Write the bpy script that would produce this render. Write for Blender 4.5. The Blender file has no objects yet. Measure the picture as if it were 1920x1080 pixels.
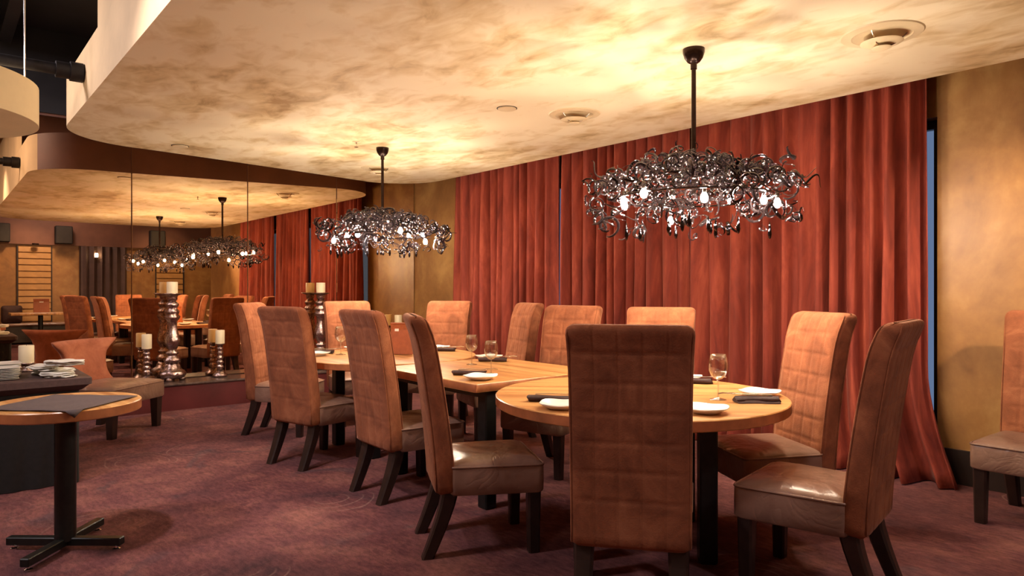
import bpy, math, random
from mathutils import Vector, Matrix

random.seed(7)
S = bpy.context.scene
COL = S.collection
R = math.radians
PI = math.pi

# ------------------------------------------------------------------ camera, world, lights, exposure
cd = bpy.data.cameras.new('camera')
cd.sensor_width = 36.0
cd.lens = 36.0 * 1290 / 1920
cd.clip_start = 0.05
cam = bpy.data.objects.new('camera', cd)
COL.objects.link(cam)
cam.location = (0, 0, 1.32)
cam.rotation_euler = (R(90), 0, R(90 - 40.2))
S.camera = cam

w = bpy.data.worlds.new('daylight')
S.world = w
w.use_nodes = True
bg = w.node_tree.nodes['Background']
bg.inputs[0].default_value = (0.42, 0.55, 0.85, 1)
bg.inputs[1].default_value = 0.27

S.view_settings.view_transform = 'Standard'
S.view_settings.look = 'None'
S.view_settings.gamma = 1
S.view_settings.use_curve_mapping = False
S.view_settings.exposure = 0.6
S.cycles.use_denoising = True
S.cycles.max_bounces = 10
S.cycles.diffuse_bounces = 5
S.cycles.glossy_bounces = 5
S.cycles.transparent_max_bounces = 24
S.cycles.sample_clamp_indirect = 6
S.cycles.blur_glossy = 0.6
S.cycles.caustics_reflective = True
S.cycles.caustics_refractive = False


def fill_area(name, loc, aim, size, power, col, spread=180):
    l = bpy.data.lights.new(name, 'AREA')
    l.shape = 'DISK'
    l.size = size
    l.energy = power
    l.color = col
    l.spread = R(spread)
    o = bpy.data.objects.new(name, l)
    COL.objects.link(o)
    o.location = loc
    o.rotation_euler = (Vector(aim) - Vector(loc)).to_track_quat('-Z', 'Y').to_euler()
    return o


def spot(name, loc, aim, power, col, ang, blend=0.6, rad=0.05):
    l = bpy.data.lights.new(name, 'SPOT')
    l.energy = power
    l.color = col
    l.spot_size = R(ang)
    l.spot_blend = blend
    l.shadow_soft_size = rad
    o = bpy.data.objects.new(name, l)
    COL.objects.link(o)
    o.location = loc
    o.rotation_euler = (Vector(aim) - Vector(loc)).to_track_quat('-Z', 'Y').to_euler()
    return o


WARM = (1.0, 0.78, 0.54)
WARM2 = (1.0, 0.85, 0.86)
# fill lights added under the open dark ceiling, no such lamps seen
fill_area('downlight', (-6.6, -0.9, 3.75), (-6.4, -0.2, 0), 0.5, 70, WARM2)
fill_area('downlight', (-3.8, -1.5, 3.75), (-3.9, 0.6, 0), 0.6, 70, WARM2)
fill_area('downlight', (-0.4, -1.6, 3.75), (-0.8, -0.4, 0), 0.6, 12, WARM2)
fill_area('downlight', (1.9, 2.2, 3.75), (1.7, 2.4, 0), 0.5, 42, WARM2)
# track spots
spot('track_spot', (0.50, 4.1, 2.66), (-1.42, 5.3, 1.55), 420, WARM, 38, 1.0, 0.05)
spot('track_spot', (-3.4, 0.1, 3.6), (-4.6, 2.0, 0.3), 200, WARM2, 60, 0.9, 0.06)
spot('track_spot', (1.6, 2.0, 3.6), (3.4, 1.6, 1.4), 120, WARM, 60, 0.9, 0.06)
spot('track_spot', (1.8, 4.4, 3.6), (3.4, 4.9, 1.2), 110, WARM, 70, 0.9, 0.06)


# ------------------------------------------------------------------ material helpers
def new_mat(name):
    m = bpy.data.materials.new(name)
    m.use_nodes = True
    nt = m.node_tree
    return m, nt, nt.nodes, nt.links, nt.nodes['Principled BSDF']


def coords(nt, scale=(1, 1, 1), kind='Object', rot=(0, 0, 0)):
    t = nt.nodes.new('ShaderNodeTexCoord')
    mp = nt.nodes.new('ShaderNodeMapping')
    mp.inputs['Scale'].default_value = scale
    mp.inputs['Rotation'].default_value = rot
    nt.links.new(t.outputs[kind], mp.inputs['Vector'])
    return mp.outputs['Vector']


def noise(nt, vec, scale, detail=4, rough=0.55, dist=0.0):
    n = nt.nodes.new('ShaderNodeTexNoise')
    n.inputs['Scale'].default_value = scale
    n.inputs['Detail'].default_value = detail
    n.inputs['Roughness'].default_value = rough
    n.inputs['Distortion'].default_value = dist
    nt.links.new(vec, n.inputs['Vector'])
    return n.outputs['Fac']


def ramp(nt, fac, stops):
    r = nt.nodes.new('ShaderNodeValToRGB')
    e = r.color_ramp.elements
    while len(e) < len(stops):
        e.new(0.5)
    for el, (p, c) in zip(e, stops):
        el.position = p
        el.color = (c[0], c[1], c[2], 1)
    nt.links.new(fac, r.inputs['Fac'])
    return r.outputs['Color']


def bump(nt, h, strength, dist=0.01):
    b = nt.nodes.new('ShaderNodeBump')
    b.inputs['Strength'].default_value = strength
    b.inputs['Distance'].default_value = dist
    nt.links.new(h, b.inputs['Height'])
    return b.outputs['Normal']


def mixc(nt, fac, a, b, mode='MIX'):
    m = nt.nodes.new('ShaderNodeMix')
    m.data_type = 'RGBA'
    m.blend_type = mode
    for sock, v in ((0, fac), (6, a), (7, b)):
        if isinstance(v, (int, float)):
            m.inputs[sock].default_value = v
        elif isinstance(v, tuple):
            m.inputs[sock].default_value = (v[0], v[1], v[2], 1)
        else:
            nt.links.new(v, m.inputs[sock])
    return m.outputs[2]


def math_node(nt, op, a, b=0.0, c=None):
    m = nt.nodes.new('ShaderNodeMath')
    m.operation = op
    for i, v in enumerate((a, b, c)):
        if v is None:
            continue
        if isinstance(v, (int, float)):
            m.inputs[i].default_value = v
        else:
            nt.links.new(v, m.inputs[i])
    return m.outputs[0]


def simple(name, c, rough=0.5, metal=0.0, nscale=None, var=0.25, bstr=0.0, spec=0.5, kind='Object', sheen=0.0, sheen_tint=None, coat=0.0):
    m, nt, N, L, p = new_mat(name)
    p.inputs['Roughness'].default_value = rough
    p.inputs['Metallic'].default_value = metal
    p.inputs['Specular IOR Level'].default_value = spec
    p.inputs['Base Color'].default_value = (*c, 1)
    if coat:
        p.inputs['Coat Weight'].default_value = coat
    if sheen:
        p.inputs['Sheen Weight'].default_value = sheen
        p.inputs['Sheen Roughness'].default_value = 0.4
        p.inputs['Sheen Tint'].default_value = (*(sheen_tint or c), 1)
    if nscale:
        v = coords(nt, kind=kind)
        f = noise(nt, v, nscale, 5, 0.6)
        lo = tuple(x * (1 - var) for x in c)
        hi = tuple(min(1, x * (1 + var)) for x in c)
        L.new(ramp(nt, f, [(0.3, lo), (0.7, hi)]), p.inputs['Base Color'])
        if bstr:
            L.new(bump(nt, f, bstr), p.inputs['Normal'])
    return m


def emit(name, c, s):
    m, nt, N, L, p = new_mat(name)
    p.inputs['Base Color'].default_value = (*c, 1)
    p.inputs['Emission Color'].default_value = (*c, 1)
    p.inputs['Emission Strength'].default_value = s
    return m


M = {}
# ceiling: cream with brushed brown clouds, chandelier light dapple painted in
m, nt, N, L, p = new_mat('clouded_dappled_plaster')
v = coords(nt, (1, 1, 1))
n1 = noise(nt, v, 0.95, 4, 0.5, 0.7)
v2 = coords(nt, (0.8, 1.7, 1), rot=(0, 0, R(25)))
n2 = noise(nt, v2, 2.0, 4, 0.5, 0.9)
light_dapple = noise(nt, coords(nt, (1, 1.5, 1), rot=(0, 0, R(-20))), 4.6, 4, 0.55, 0.8)
mx = math_node(nt, 'ADD', math_node(nt, 'MULTIPLY', n1, 0.36), math_node(nt, 'MULTIPLY', n2, 0.34))
mx = math_node(nt, 'ADD', mx, math_node(nt, 'MULTIPLY', light_dapple, 0.30))
L.new(ramp(nt, mx, [(0.36, (0.42, 0.28, 0.13)), (0.45, (0.70, 0.56, 0.33)), (0.54, (0.86, 0.76, 0.56))]), p.inputs['Base Color'])
p.inputs['Roughness'].default_value = 0.75
M['ceil'] = m
M['fascia'] = simple('fascia_plaster', (0.56, 0.42, 0.24), 0.8, nscale=1.6, var=0.15)
# gold wall faux finish
m, nt, N, L, p = new_mat('gold_faux_plaster')
v = coords(nt)
n1 = noise(nt, v, 1.3, 6, 0.62, 0.8)
n2 = noise(nt, v, 7.0, 4, 0.6, 0.3)
mx = math_node(nt, 'ADD', math_node(nt, 'MULTIPLY', n1, 0.75), math_node(nt, 'MULTIPLY', n2, 0.25))
L.new(ramp(nt, mx, [(0.32, (0.19, 0.085, 0.028)), (0.5, (0.30, 0.145, 0.045)), (0.66, (0.43, 0.245, 0.085))]), p.inputs['Base Color'])
p.inputs['Roughness'].default_value = 0.42
L.new(bump(nt, n2, 0.12), p.inputs['Normal'])
M['gold'] = m
M['brown'] = simple('dark_brown_surface', (0.15, 0.062, 0.042), 0.6, nscale=2, var=0.2)
M['black'] = simple('black_paint', (0.012, 0.011, 0.013), 0.7, nscale=3, var=0.4)
M['steel_dark'] = simple('dark_steel', (0.03, 0.028, 0.03), 0.4, 0.6, nscale=4, var=0.3)
M['pipe'] = simple('black_iron', (0.018, 0.016, 0.017), 0.5, 0.3, nscale=20, var=0.4, bstr=0.1)
M['base'] = simple('black_baseboard', (0.018, 0.010, 0.008), 0.45, nscale=8, var=0.3)
M['ledge'] = simple('dark_red_lacquer', (0.095, 0.018, 0.018), 0.35, nscale=3, var=0.25)
M['ledgetop'] = simple('dark_stone', (0.09, 0.06, 0.05), 0.18, nscale=14, var=0.5)
M['mirror'] = simple('bronze_mirror_silver', (0.87, 0.66, 0.44), 0.0, 1.0)
M['column'] = simple('grey_brown_drape', (0.09, 0.055, 0.05), 0.7, nscale=2, var=0.3)

# carpet: plum with mottling and pale scroll lines
m, nt, N, L, p = new_mat('plum_carpet')
v = coords(nt)
n1 = noise(nt, v, 0.9, 4, 0.6, 0.8)
n2 = noise(nt, v, 4.5, 5, 0.65, 0.5)
n3 = noise(nt, coords(nt, (1, 3.2, 1), rot=(0, 0, R(-25))), 95, 3, 0.75)
mx = math_node(nt, 'ADD', math_node(nt, 'MULTIPLY', n1, 0.55), math_node(nt, 'MULTIPLY', n2, 0.45))
base = ramp(nt, mx, [(0.35, (0.095, 0.044, 0.050)), (0.5, (0.19, 0.072, 0.072)), (0.63, (0.31, 0.130, 0.105))])
# scrolls: rings around scattered centres
wv = nt.nodes.new('ShaderNodeTexNoise')
wv.inputs['Scale'].default_value = 1.7
wv.inputs['Detail'].default_value = 1
L.new(v, wv.inputs['Vector'])
vm = nt.nodes.new('ShaderNodeVectorMath')
vm.operation = 'MULTIPLY_ADD'
L.new(wv.outputs['Color'], vm.inputs[0])
vm.inputs[1].default_value = (0.35, 0.35, 0)
L.new(v, vm.inputs[2])
vo = nt.nodes.new('ShaderNodeTexVoronoi')
vo.voronoi_dimensions = '2D'
vo.inputs['Scale'].default_value = 1.15
vo.inputs['Randomness'].default_value = 0.75
L.new(vm.outputs[0], vo.inputs['Vector'])
dist = vo.outputs['Distance']
lines = None
for r0, wd in ((0.13, 0.010), (0.22, 0.009), (0.30, 0.009)):
    a = math_node(nt, 'ABSOLUTE', math_node(nt, 'SUBTRACT', dist, r0))
    b = math_node(nt, 'SUBTRACT', 1.0, math_node(nt, 'DIVIDE', a, wd))
    b = math_node(nt, 'MAXIMUM', b, 0.0)
    lines = b if lines is None else math_node(nt, 'MAXIMUM', lines, b)
gate = noise(nt, v, 1.1, 2, 0.5)
gate = ramp(nt, gate, [(0.50, (0, 0, 0)), (0.58, (1, 1, 1))])
lf = math_node(nt, 'MULTIPLY', lines, gate)
lf = math_node(nt, 'MULTIPLY', lf, 0.75)
c2 = mixc(nt, lf, base, (0.34, 0.20, 0.16))
blue = ramp(nt, noise(nt, v, 1.9, 3, 0.6, 1.2), [(0.60, (0, 0, 0)), (0.70, (1, 1, 1))])
c3 = mixc(nt, math_node(nt, 'MULTIPLY', blue, 0.4), c2, (0.075, 0.075, 0.085))
n6 = noise(nt, coords(nt, (1, 2.6, 1), rot=(0, 0, R(-25))), 16, 4, 0.7, 0.4)
c3 = mixc(nt, 0.55, c3, ramp(nt, n6, [(0.35, (0.45, 0.45, 0.47)), (0.62, (1.25, 1.2, 1.2))]), 'MULTIPLY')
c4 = mixc(nt, 0.6, c3, ramp(nt, n3, [(0.3, (0.35, 0.35, 0.35)), (0.7, (1.0, 1.0, 1.0))]), 'MULTIPLY')
L.new(c4, p.inputs['Base Color'])
p.inputs['Roughness'].default_value = 0.95
p.inputs['Specular IOR Level'].default_value = 0.15
L.new(bump(nt, n3, 0.5, 0.006), p.inputs['Normal'])
M['carpet'] = m


def suede(name, c1, c2, c3):
    m, nt, N, L, p = new_mat(name)
    v = coords(nt)
    n1 = noise(nt, v, 5.0, 5, 0.65, 0.6)
    n2 = noise(nt, v, 160, 2, 0.6)
    col = ramp(nt, n1, [(0.34, c1), (0.52, c2), (0.68, c3)])
    L.new(col, p.inputs['Base Color'])
    p.inputs['Roughness'].default_value = 0.9
    p.inputs['Specular IOR Level'].default_value = 0.1
    p.inputs['Sheen Weight'].default_value = 0.22
    p.inputs['Sheen Roughness'].default_value = 0.35
    p.inputs['Sheen Tint'].default_value = (1.0, 0.60, 0.42, 1)
    L.new(bump(nt, n2, 0.35, 0.004), p.inputs['Normal'])
    return m


M['suede'] = suede('tan_suede', (0.175, 0.060, 0.030), (0.265, 0.093, 0.044), (0.36, 0.138, 0.066))
M['suede2'] = suede('rust_suede', (0.26, 0.085, 0.045), (0.36, 0.12, 0.065), (0.44, 0.16, 0.085))

m, nt, N, L, p = new_mat('taupe_leather')
v = coords(nt)
n1 = noise(nt, v, 3.5, 3, 0.5, 0.8)
n2 = noise(nt, v, 90, 3, 0.6)
n4 = noise(nt, v, 5.0, 2, 0.5, 1.6)
ridge = math_node(nt, 'POWER', math_node(nt, 'SUBTRACT', 1.0, math_node(nt, 'ABSOLUTE', math_node(nt, 'MULTIPLY_ADD', n4, 4.0, -2.0))), 3.0)
ridge = math_node(nt, 'MAXIMUM', ridge, 0.0)
L.new(ramp(nt, n1, [(0.35, (0.20, 0.112, 0.078)), (0.65, (0.30, 0.178, 0.125))]), p.inputs['Base Color'])
p.inputs['Roughness'].default_value = 0.28
hh = math_node(nt, 'ADD', math_node(nt, 'MULTIPLY', n1, 1.0), math_node(nt, 'MULTIPLY', n2, 0.03))
hh = math_node(nt, 'SUBTRACT', hh, math_node(nt, 'MULTIPLY', ridge, 0.07))
L.new(bump(nt, hh, 0.6, 0.035), p.inputs['Normal'])
M['leather'] = m
M['legwood'] = simple('espresso_wood', (0.022, 0.011, 0.008), 0.38, nscale=12, var=0.4)

# table wood strips
m, nt, N, L, p = new_mat('butcher_block_wood')
v = coords(nt, (1.2, 16, 8))
n1 = noise(nt, v, 1.6, 5, 0.62, 0.4)
t = nt.nodes.new('ShaderNodeTexCoord')
sx = nt.nodes.new('ShaderNodeSeparateXYZ')
L.new(t.outputs['Object'], sx.inputs[0])
st = math_node(nt, 'FLOOR', math_node(nt, 'DIVIDE', sx.outputs['Y'], 0.052))
wn = nt.nodes.new('ShaderNodeTexWhiteNoise')
wn.noise_dimensions = '1D'
L.new(st, wn.inputs['W'])
g = math_node(nt, 'ADD', math_node(nt, 'MULTIPLY', n1, 0.75), math_node(nt, 'MULTIPLY', wn.outputs['Value'], 0.25))
L.new(ramp(nt, g, [(0.28, (0.34, 0.135, 0.038)), (0.48, (0.56, 0.275, 0.088)), (0.70, (0.70, 0.40, 0.15))]), p.inputs['Base Color'])
p.inputs['Roughness'].default_value = 0.32
p.inputs['Coat Weight'].default_value = 0.25
p.inputs['Coat Roughness'].default_value = 0.2
M['wood'] = m
M['woodedge'] = simple('oiled_wood_edge', (0.33, 0.115, 0.042), 0.4, nscale=9, var=0.3)

# curtain velvet
m, nt, N, L, p = new_mat('russet_velvet')
v = coords(nt, (3, 3, 0.6))
n1 = noise(nt, v, 2.2, 5, 0.65, 0.6)
n2 = noise(nt, coords(nt, (60, 60, 20)), 4, 3)
L.new(ramp(nt, n1, [(0.32, (0.12, 0.019, 0.013)), (0.52, (0.21, 0.035, 0.021)), (0.68, (0.30, 0.060, 0.033))]), p.inputs['Base Color'])
p.inputs['Roughness'].default_value = 0.75
p.inputs['Specular IOR Level'].default_value = 0.2
p.inputs['Sheen Weight'].default_value = 0.15
p.inputs['Sheen Roughness'].default_value = 0.4
p.inputs['Sheen Tint'].default_value = (1, 0.5, 0.4, 1)
L.new(bump(nt, n2, 0.2, 0.004), p.inputs['Normal'])
M['velvet'] = m
M['winframe'] = simple('dark_window_frame', (0.03, 0.025, 0.03), 0.5, 0.2, nscale=8)
# glass
def glassy(name, tint, f0, rough=0.02):
    m = bpy.data.materials.new(name)
    m.use_nodes = True
    nt = m.node_tree
    nt.nodes.clear()
    o = nt.nodes.new('ShaderNodeOutputMaterial')
    tr = nt.nodes.new('ShaderNodeBsdfTransparent')
    tr.inputs[0].default_value = (*tint, 1)
    gl = nt.nodes.new('ShaderNodeBsdfGlossy')
    gl.inputs['Roughness'].default_value = rough
    lw = nt.nodes.new('ShaderNodeLayerWeight')
    lw.inputs['Blend'].default_value = 0.35
    a = math_node(nt, 'MULTIPLY_ADD', lw.outputs['Facing'], 1 - f0, f0)
    a = math_node(nt, 'POWER', a, 1.4)
    mx = nt.nodes.new('ShaderNodeMixShader')
    nt.links.new(a, mx.inputs[0])
    nt.links.new(tr.outputs[0], mx.inputs[1])
    nt.links.new(gl.outputs[0], mx.inputs[2])
    nt.links.new(mx.outputs[0], o.inputs[0])
    return m


M['glass'] = glassy('clear_glass', (0.98, 0.98, 0.98), 0.13)
M['glass2'] = glassy('thick_glass', (0.95, 0.95, 0.94), 0.30)
M['pane'] = glassy('window_glass', (0.85, 0.9, 0.95), 0.04)
M['curl'] = glassy('smoked_glass', (0.40, 0.33, 0.35), 0.05, 0.015)
_nt = M['curl'].node_tree
_nt.nodes['Glossy BSDF'].inputs[0].default_value = (.45, .42, .46, 1)
_df = _nt.nodes.new('ShaderNodeBsdfDiffuse')
_df.inputs[0].default_value = (.05, .04, .045, 1)
_ms = _nt.nodes.new('ShaderNodeMixShader')
_ms.inputs[0].default_value = .22
_out = _nt.nodes['Material Output']
_nt.links.new(_nt.nodes['Mix Shader'].outputs[0], _ms.inputs[1])
_nt.links.new(_df.outputs[0], _ms.inputs[2])
_nt.links.new(_ms.outputs[0], _out.inputs[0])
M['curl2'] = simple('smoked_chrome', (0.060, 0.050, 0.056), 0.06, 1.0, nscale=30, var=0.3)
M['rod'] = simple('oil_bronze', (0.035, 0.018, 0.014), 0.22, 0.7, nscale=20, var=0.2)
M['bulb'] = emit('bulb_glow', (1.0, 0.82, 0.61), 1120)
M['socket'] = simple('dark_chrome', (0.25, 0.22, 0.22), 0.2, 1.0, nscale=30, var=0.2)
M['white'] = simple('white_china', (0.80, 0.78, 0.72), 0.22, nscale=3, var=0.04)
M['linen'] = simple('white_linen', (0.74, 0.72, 0.64), 0.85, nscale=60, var=0.06, bstr=0.15)
M['napkin'] = simple('dark_brown_linen', (0.045, 0.018, 0.015), 0.8, nscale=60, var=0.3, bstr=0.2)
M['greycloth'] = simple('charcoal_brown_linen', (0.075, 0.052, 0.05), 0.75, nscale=70, var=0.2, bstr=0.2)
M['cutlery'] = simple('polished_steel', (0.72, 0.70, 0.66), 0.16, 1.0, nscale=20, var=0.1)
M['silver'] = simple('antique_silver', (0.42, 0.31, 0.28), 0.24, 1.0, nscale=45, var=0.55, bstr=0.5)
M['candle'] = simple('ivory_wax', (0.80, 0.70, 0.48), 0.5, nscale=6, var=0.06)
M['wick'] = simple('burnt_wick', (0.02, 0.018, 0.015), 0.9, nscale=40)
M['menu'] = simple('tan_leather_board', (0.36, 0.10, 0.035), 0.5, nscale=30, var=0.15, bstr=0.1)
M['paper'] = simple('cream_print', (0.85, 0.80, 0.70), 0.7, nscale=30, var=0.05)
M['grille'] = simple('painted_cream_metal', (0.70, 0.58, 0.38), 0.5, nscale=6, var=0.06)
M['darkhole'] = simple('dull_black', (0.02, 0.015, 0.012), 0.7, nscale=10)
M['shade'] = simple('parchment_shade', (0.80, 0.66, 0.40), 0.8, nscale=3, var=0.06)
M['diff'] = simple('grey_diffuser', (0.40, 0.33, 0.29), 0.6, nscale=3, var=0.05)
M['metalblack'] = simple('black_powder_coat', (0.012, 0.013, 0.012), 0.35, 0.3, nscale=25, var=0.3)
M['chrome'] = simple('chrome', (0.75, 0.73, 0.70), 0.12, 1.0, nscale=10, var=0.05)
M['skirt'] = simple('black_table_skirt', (0.006, 0.005, 0.005), 0.8, nscale=30, var=0.4, bstr=0.2)
M['runner'] = simple('brown_table_linen', (0.075, 0.040, 0.036), 0.7, nscale=50, var=0.2, bstr=0.15)
M['slat'] = simple('bronze_slat', (0.40, 0.21, 0.07), 0.45, nscale=6, var=0.15)
M['glow'] = emit('downlight_glow', (1.0, 0.80, 0.55), 14)
M['plastic'] = simple('white_plastic', (0.55, 0.52, 0.5), 0.5, nscale=8, var=0.1)


# ------------------------------------------------------------------ geometry helpers
class B:
    """collects shapes; build() links them as ONE mesh object"""

    def __init__(s):
        s.v = []
        s.f = []

    def add(s, vs, fs):
        o = len(s.v)
        s.v += [tuple(x) for x in vs]
        s.f += [tuple(i + o for i in f) for f in fs]
        return s

    def box(s, c, d, rz=0.0, bev=0.0):
        cx, cy, cz = c
        hx, hy, hz = d[0] / 2, d[1] / 2, d[2] / 2
        if bev <= 0:
            pts = [(x, y, z) for z in (-hz, hz) for x, y in ((-hx, -hy), (hx, -hy), (hx, hy), (-hx, hy))]
            fs = [(3, 2, 1, 0), (4, 5, 6, 7), (0, 1, 5, 4), (1, 2, 6, 5), (2, 3, 7, 6), (3, 0, 4, 7)]
        else:
            b = min(bev, hx * .99, hy * .99, hz * .99)
            pts = []
            rings = ((-hz, b), (-hz + b, 0), (hz - b, 0), (hz, b))
            for z, ins in rings:
                X, Y = hx - ins, hy - ins
                k = b if ins == 0 else b * 0.3
                pts += [(x, y, z) for x, y in ((-X + k, -Y), (X - k, -Y), (X, -Y + k), (X, Y - k), (X - k, Y), (-X + k, Y), (-X, Y - k), (-X, -Y + k))]
            fs = [tuple(range(7, -1, -1)), tuple(range(24, 32))]
            for r in range(3):
                for i in range(8):
                    j = (i + 1) % 8
                    fs.append((r * 8 + i, r * 8 + j, r * 8 + 8 + j, r * 8 + 8 + i))
        c_, s_ = math.cos(rz), math.sin(rz)
        return s.add([(cx + x * c_ - y * s_, cy + x * s_ + y * c_, cz + z) for x, y, z in pts], fs)

    def lathe(s, prof, n=24, c=(0, 0, 0), wob=None):
        """prof: list of (r, z); closed at ends where r==0"""
        vs = []
        for r, z in prof:
            for i in range(n):
                a = 2 * PI * i / n
                rr = r * (wob(a, z) if wob else 1)
                vs.append((c[0] + rr * math.cos(a), c[1] + rr * math.sin(a), c[2] + z))
        fs = []
        for k in range(len(prof) - 1):
            for i in range(n):
                j = (i + 1) % n
                fs.append((k * n + i, k * n + j, k * n + n + j, k * n + n + i))
        if prof[0][0] > 0:
            fs.append(tuple(range(n - 1, -1, -1)))
        if prof[-1][0] > 0:
            fs.append(tuple(range((len(prof) - 1) * n, len(prof) * n)))
        return s.add(vs, fs)

    def rings(s, rs, cap0=True, cap1=True):
        n = len(rs[0])
        vs = [q for r in rs for q in r]
        fs = []
        for k in range(len(rs) - 1):
            for i in range(n):
                j = (i + 1) % n
                fs.append((k * n + i, k * n + j, k * n + n + j, k * n + n + i))
        if cap0:
            fs.append(tuple(range(n - 1, -1, -1)))
        if cap1:
            fs.append(tuple(range((len(rs) - 1) * n, len(rs) * n)))
        return s.add(vs, fs)

    def tube(s, pts, r, n=8, closed=False, flat=1.0):
        pts = [Vector(q) for q in pts]
        rs = []
        m_ = len(pts)
        up = Vector((0, 0, 1))
        prev = None
        for i, q in enumerate(pts):
            if closed:
                t = pts[(i + 1) % m_] - pts[i - 1]
            else:
                t = pts[min(i + 1, m_ - 1)] - pts[max(i - 1, 0)]
            t.normalize()
            if prev is None:
                a = up if abs(t.dot(up)) < 0.95 else Vector((1, 0, 0))
                x = t.cross(a).normalized()
            else:
                x = (prev - t * prev.dot(t))
                x = x.normalized() if x.length > 1e-6 else t.cross(up).normalized()
            prev = x
            y = t.cross(x)
            rr = r[i] if isinstance(r, (list, tuple)) else r
            rs.append([q + x * rr * math.cos(2 * PI * k / n) + y * rr * flat * math.sin(2 * PI * k / n) for k in range(n)])
        if closed:
            rs.append(rs[0])
        return s.rings(rs, not closed, not closed)

    def prism(s, poly, z0, z1):
        n = len(poly)
        vs = [(x, y, z0) for x, y in poly] + [(x, y, z1) for x, y in poly]
        fs = [tuple(range(n - 1, -1, -1)), tuple(range(n, 2 * n))]
        fs += [(i, (i + 1) % n, n + (i + 1) % n, n + i) for i in range(n)]
        return s.add(vs, fs)

    def mesh(s, name, mat, smooth=None):
        me = bpy.data.meshes.new(name)
        me.from_pydata(s.v, [], s.f)
        me.materials.append(mat)
        if smooth is not None:
            me.polygons.foreach_set('use_smooth', [True] * len(me.polygons))
            if smooth > 0:
                me.set_sharp_from_angle(angle=R(smooth))
        me.update()
        return me

    def build(s, name, mat, parent=None, smooth=None, loc=(0, 0, 0), rz=0.0):
        return link(name, s.mesh(name, mat, smooth), parent, loc, rz)


def link(name, me, parent=None, loc=(0, 0, 0), rz=0.0):
    o = bpy.data.objects.new(name, me)
    COL.objects.link(o)
    o.location = loc
    o.rotation_euler = (0, 0, rz)
    if parent:
        o.parent = parent
    return o


def tag(o, label, cat, group=None):
    o['label'] = label
    o['category'] = cat
    if group:
        o['group'] = group
    return o


def thing(name, label, cat, loc=(0, 0, 0), rz=0.0, group=None):
    return tag(link(name, None, None, loc, rz), label, cat, group)


def struct(o, label=None):
    o['kind'] = 'structure'
    if label:
        o['label'] = label
    return o


def yaw(f):
    return math.atan2(-f[0], f[1])


def rrect(hx, hy, r, n=5):
    pts = []
    for cx, cy, a0 in ((hx - r, hy - r, 0), (-hx + r, hy - r, 90), (-hx + r, -hy + r, 180), (hx - r, -hy + r, 270)):
        for k in range(n + 1):
            a = R(a0 + 90 * k / n)
            pts.append((cx + r * math.cos(a), cy + r * math.sin(a)))
    return pts


# ------------------------------------------------------------------ the setting
X0, X1, Y0, Y1, ZT = -8.45, 3.4, -3.2, 5.3, 3.95
HC = 2.70
struct(B().box(((X0 + X1) / 2, (Y0 + 6.2) / 2, -0.05), (X1 - X0 + .8, 6.2 - Y0 + .6, 0.1)).build('floor', M['carpet']), 'plum patterned carpet floor')
struct(B().box(((X0 + X1) / 2, (Y0 + 6.2) / 2, ZT + .05), (X1 - X0 + .8, 6.2 - Y0 + .6, 0.1)).build('ceiling', M['black']), 'open black ceiling')
struct(B().box((X0 - .1, (Y0 + 5.6) / 2, ZT / 2), (0.2, 5.6 - Y0, ZT)).build('wall_left', M['brown']), 'dark brown wall behind the mirror')
struct(B().box(((X0 + X1) / 2, Y0 - .1, ZT / 2), (X1 - X0 + .4, 0.2, ZT)).build('wall_back', M['gold']))
struct(B().box((X1 + .1, (Y0 + 6.2) / 2, ZT / 2), (0.2, 6.2 - Y0, ZT)).build('wall_right', M['gold']))
# curtain wall: gold plaster with one long window opening
WX0, WX1, WZ0, WZ1 = -7.05, -1.73, 0.16, 2.50
cw = B()
cw.box(((X0 + WX0) / 2, Y1 + .1, ZT / 2), (WX0 - X0, 0.2, ZT))
cw.box(((WX0 + WX1) / 2, Y1 + .1, (WZ1 + ZT) / 2), (WX1 - WX0, 0.2, ZT - WZ1))
cw.box(((WX0 + WX1) / 2, Y1 + .1, WZ0 / 2), (WX1 - WX0, 0.2, WZ0))
cw.box(((WX1 + 0.95) / 2, Y1 + .1, ZT / 2), (0.95 - WX1, 0.2, ZT))
struct(cw.build('wall_front', M['gold']), 'gold faux plaster wall with the curtained window')
struct(B().box((0.85, 5.85, ZT / 2), (0.2, 0.7, ZT)).build('wall_alcove', M['brown']))
struct(B().box((2.2, 6.2, ZT / 2), (2.8, 0.2, ZT)).build('wall_alcove', M['brown']))
struct(B().box((-0.43, Y1 - .012, .115), (2.58, 0.024, 0.23)).build('baseboard_front', M['base']), 'black baseboard under the gold wall')
struct(B().box(((X0 + .42 + WX0) / 2, Y1 - .012, .115), (WX0 - X0 - .42, 0.024, 0.23)).build('baseboard_corner', M['base']))
# window panes and mullions
win = struct(B().box(((WX0 + WX1) / 2, Y1 + .13, WZ1 - .03), (WX1 - WX0, .06, .06)).build('window_1', M['winframe']), 'long window behind the curtains')
nP = 4
for i in range(nP + 1):
    x = WX0 + (WX1 - WX0) * i / nP
    B().box((min(max(x, WX0 + .03), WX1 - .03), Y1 + .13, (WZ0 + WZ1) / 2), (.05, .055, WZ1 - WZ0 - .12)).build('mullion', M['winframe'], win)
B().box(((WX0 + WX1) / 2, Y1 + .13, WZ0 + .03), (WX1 - WX0, .06, .06)).build('window_sill', M['winframe'], win)
for i in range(nP):
    xa = WX0 + (WX1 - WX0) * i / nP + .026
    xb = WX0 + (WX1 - WX0) * (i + 1) / nP - .026
    B().box(((xa + xb) / 2, Y1 + .13, (WZ0 + WZ1) / 2), (xb - xa, .012, WZ1 - WZ0 - .125)).build('pane', M['pane'], win)

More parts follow.
